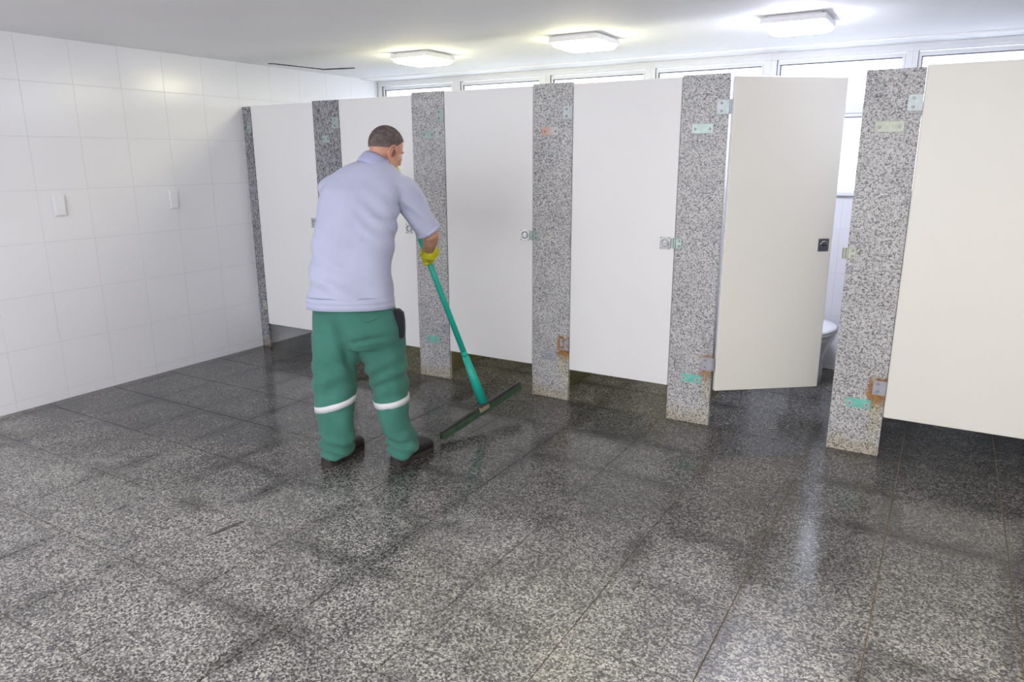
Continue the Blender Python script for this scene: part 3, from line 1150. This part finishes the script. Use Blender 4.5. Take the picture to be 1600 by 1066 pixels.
fold(bm, pant_fold)
tr = kid('trousers', bm, M_PANTS)
tr['label'] = 'baggy green work trousers'
# hem of the back pocket and the black pouch at the right hip
bm = bmesh.new()
pts = []
for k in range(11):
    s = k / 10
    uu = -0.02 + 0.16 * s
    zz = 0.845 - 0.022 * math.sin(PI * s)
    pts.append((Vector((2.551, -1.482, 0)) + RTH * uu - FWH * (0.1535 - 0.012 * s * s) + ZV * zz, 0.0035))
tube(bm, pts, 6)
kid('pocket_seam', bm, M_PANTS, man)
bm = bmesh.new()
rr = []
for z, w_, th, o_ in ((0.865, 0.020, 0.030, 0.224), (0.845, 0.028, 0.045, 0.236), (0.80, 0.026, 0.048, 0.243), (0.76, 0.022, 0.045, 0.247), (0.715, 0.020, 0.040, 0.247), (0.705, 0.012, 0.03, 0.246)):
    rr.append(ring(*(Vector((2.553, -1.48, z)) + RTH * o_ - FWH * 0.01), w_, th, 14, 0.7))
skin_rings(bm, rr)
pk = kid('pocket_flap', bm, M_POUCH, man)
pk['label'] = 'black flap hanging at the right hip pocket'


def band(leg, z0, z1, lift, name='reflective_band'):
    """a band that follows the trouser surface at height z, tilted across the leg"""
    def at(z):
        for a, b in zip(leg, leg[1:]):
            if a[2] >= z >= b[2]:
                k = (a[2] - z) / (a[2] - b[2])
                return [a[i] * (1 - k) + b[i] * k for i in range(5)]
    rr = []
    for k, (t_, off) in enumerate(((z1, -0.002), (z1 - 0.001, 0.0062), (z0 + 0.001, 0.0062), (z0, -0.002))):
        c = at(t_)
        q = []
        for i in range(40):
            an = 2 * PI * i / 40
            cc, ss = math.cos(an), math.sin(an)
            u = (c[3] + off) * math.copysign(abs(cc) ** 0.95, cc)
            v = (c[4] + off) * math.copysign(abs(ss) ** 0.95, ss)
            P_ = Vector((c[0], c[1], t_)) + RTH * u + FWH * v
            P_.z += lift * u / 0.11 + 0.004 * noise.noise(P_ * 12)
            P_ += (RTH * cc + FWH * ss) * 0.004 * noise.noise(P_ * 9)
            q.append(P_)
        rr.append(q)
    b = bmesh.new()
    skin_rings(b, rr + [rr[0]], caps=False)
    bmesh.ops.remove_doubles(b, verts=b.verts, dist=1e-5)
    o = kid(name, b, M_BAND, man)
    o['label'] = 'light grey reflective band below the knee'


band(LEGL, 0.322, 0.358, 0.030)
band(LEGR, 0.318, 0.352, 0.018)

# boots


def boot(heel, toe):
    heel, toe = Vector(heel), Vector(toe)
    d = (toe - heel).normalized()
    s = Vector((d.y, -d.x, 0))
    L = (toe - heel).length
    prof = [(0.0, 0.022, 0.030), (0.03, 0.036, 0.060), (0.12, 0.040, 0.090), (0.28, 0.042, 0.108), (0.42, 0.045, 0.104), (0.56, 0.051, 0.096),
            (0.70, 0.056, 0.094), (0.83, 0.055, 0.088), (0.93, 0.045, 0.072), (0.985, 0.028, 0.050), (1.0, 0.012, 0.034)]
    b = bmesh.new()
    rr = []
    for f_, w_, h_ in prof:
        q = []
        for k in range(20):
            an = 2 * PI * k / 20
            cc, ss = math.cos(an), math.sin(an)
            u = w_ * math.copysign(abs(cc) ** 0.75, cc)
            v = 0.022 + (h_ - 0.022) * (0.5 + 0.5 * math.copysign(abs(ss) ** 0.7, ss))
            q.append(heel + d * (L * f_) + s * u + ZV * v)
        rr.append(q)
    skin_rings(b, rr)
    up_ = kid('boot', b, M_SHOE, man)
    b = bmesh.new()
    rr = []
    for f_, w_ in ((-0.012, 0.018), (0.02, 0.038), (0.12, 0.046), (0.30, 0.045), (0.45, 0.045), (0.60, 0.053), (0.75, 0.057), (0.88, 0.053), (0.97, 0.036), (1.012, 0.014)):
        lo = 0.0 if not 0.36 < f_ < 0.5 else 0.007
        P0 = heel + d * (L * f_)
        rr.append([P0 + s * w_ + ZV * lo, P0 + s * (w_ + 0.001) + ZV * 0.014, P0 + s * w_ + ZV * 0.028, P0 - s * w_ + ZV * 0.028, P0 - s * (w_ + 0.001) + ZV * 0.014, P0 - s * w_ + ZV * lo])
    skin_rings(b, rr)
    so = obj('sole', b, M_SOLE, up_)


boot((2.475, -1.705, 0), (2.432, -1.375, 0))
boot((2.795, -1.500, 0), (2.812, -1.190, 0))


def glove(hand, elbow, ax, label):
    """yellow rubber glove closed round the handle: palm, four fingers, thumb and a flared cuff"""
    b = bmesh.new()
    w = (elbow - hand)
    w = (w - ax * w.dot(ax)).normalized()          # from the handle towards the forearm
    s = ax.cross(w)
    R = 0.029
    lens = (235, 255, 250, 225)
    for i in range(4):
        o = hand + ax * ((i - 1.5) * 0.0215)
        pts = []
        for k in range(9):
            an = math.radians(20 + lens[i] * k / 8)
            r = R + 0.002 * math.sin(k * PI / 4)
            pts.append((o + (w * math.cos(an) + s * math.sin(an)) * r, 0.0115 - 0.003 * k / 8))
        tube(b, pts, 10)
    # palm
    ellipsoid(b, hand + w * 0.034 - s * 0.004, (s, ax, w), (0.026, 0.047, 0.021), 16, 10)
    ellipsoid(b, hand + w * 0.050, (s, ax, w), (0.026, 0.040, 0.030), 16, 10)
    # thumb from the side of the palm, closing from the other side
    pts = []
    for k in range(7):
        an = math.radians(-15 - 120 * k / 6)
        pts.append((hand - ax * (0.030 - 0.004 * k) + (w * math.cos(an) + s * math.sin(an)) * (R + 0.004), 0.014 - 0.004 * k / 6))
    tube(b, pts, 10)
    # wrist and flared cuff
    wr = hand + w * 0.055
    dd = (elbow - wr).normalized()
    rings_ = []
    tube(b, [(hand + w * 0.045, 0.033), (wr + dd * 0.012, 0.036), (wr + dd * 0.040, 0.042), (wr + dd * 0.060, 0.050)], 16, rounded=False)
    b = remesh(b, 0.0042, 3)
    g_ = kid('glove', b, M_GLOVE)
    g_['label'] = label
    b = bmesh.new()
    tube(b, [(wr + dd * 0.050, 0.047), (wr + dd * 0.066, 0.054), (wr + dd * 0.068, 0.051), (wr + dd * 0.060, 0.040)], 18, rounded=False, caps=False)
    obj('cuff', b, M_GLOVE, g_, True)


glove(HAR, ELR, ax, 'yellow rubber glove gripping the handle low')
glove(HAL, ELL, ax, 'yellow rubber glove at the handle top below the chin')

# ------------------------------------------------------------------ floor squeegee
sq = thing('floor_squeegee', 'teal-handled floor squeegee with a long dark blade, held by the man', 'squeegee', HBOT - Vector((0, 0, 0.13)))


def sk(name, bm, mat, parent=sq, smooth=False):
    o = obj(name, bm, mat, parent, smooth)
    if parent is sq:
        o.matrix_parent_inverse = Matrix.Translation(-Vector(sq.location))
    return o


bm = bmesh.new()
cyl(bm, HTOP, HBOT - ax * 0.05, 0.0165, 0.019, n=18)
sk('handle', bm, M_TEALP, smooth=True)
bm = bmesh.new()
cyl(bm, HBOT - ax * 0.36, HBOT - ax * 0.33, 0.0185, 0.022, n=18)
cyl(bm, HBOT - ax * 0.33, HBOT + ax * 0.004, 0.022, 0.033, n=18)
sk('socket', bm, M_TEALP, smooth=True)
NE = Vector((2.823, -1.090, 0.015))
FE = Vector((2.905, -0.290, 0.130))
bd = (FE - NE).normalized()
bs = bd.cross(ZV).normalized()
bu = bs.cross(bd)
Lb = (FE - NE).length
MB = Matrix((bd, bs, bu)).transposed().to_4x4()
MB.translation = NE


def lbox(x0, x1, y0, y1, z0, z1, bev, mat, name):
    b = bmesh.new()
    box(b, x0, x1, y0, y1, z0, z1, bev)
    bmesh.ops.transform(b, matrix=MB, verts=b.verts)
    return sk(name, b, mat)


lbox(0, Lb, -0.010, 0.010, 0.020, 0.058, 0.004, M_BLADEH, 'blade_holder')
lbox(0.0, Lb, -0.016, -0.011, 0.0, 0.040, 0.001, M_GREENR, 'rubber_blade')
lbox(0.0, Lb, 0.011, 0.016, 0.0, 0.040, 0.001, M_GREENR, 'rubber_blade')
lbox(Lb / 2 - 0.045, Lb / 2 + 0.045, -0.022, 0.022, 0.022, 0.066, 0.004, M_TAN, 'clamp')
lbox(Lb / 2 - 0.050, Lb / 2 + 0.050, -0.030, 0.030, 0.060, 0.076, 0.004, M_BLADEH, 'bracket')
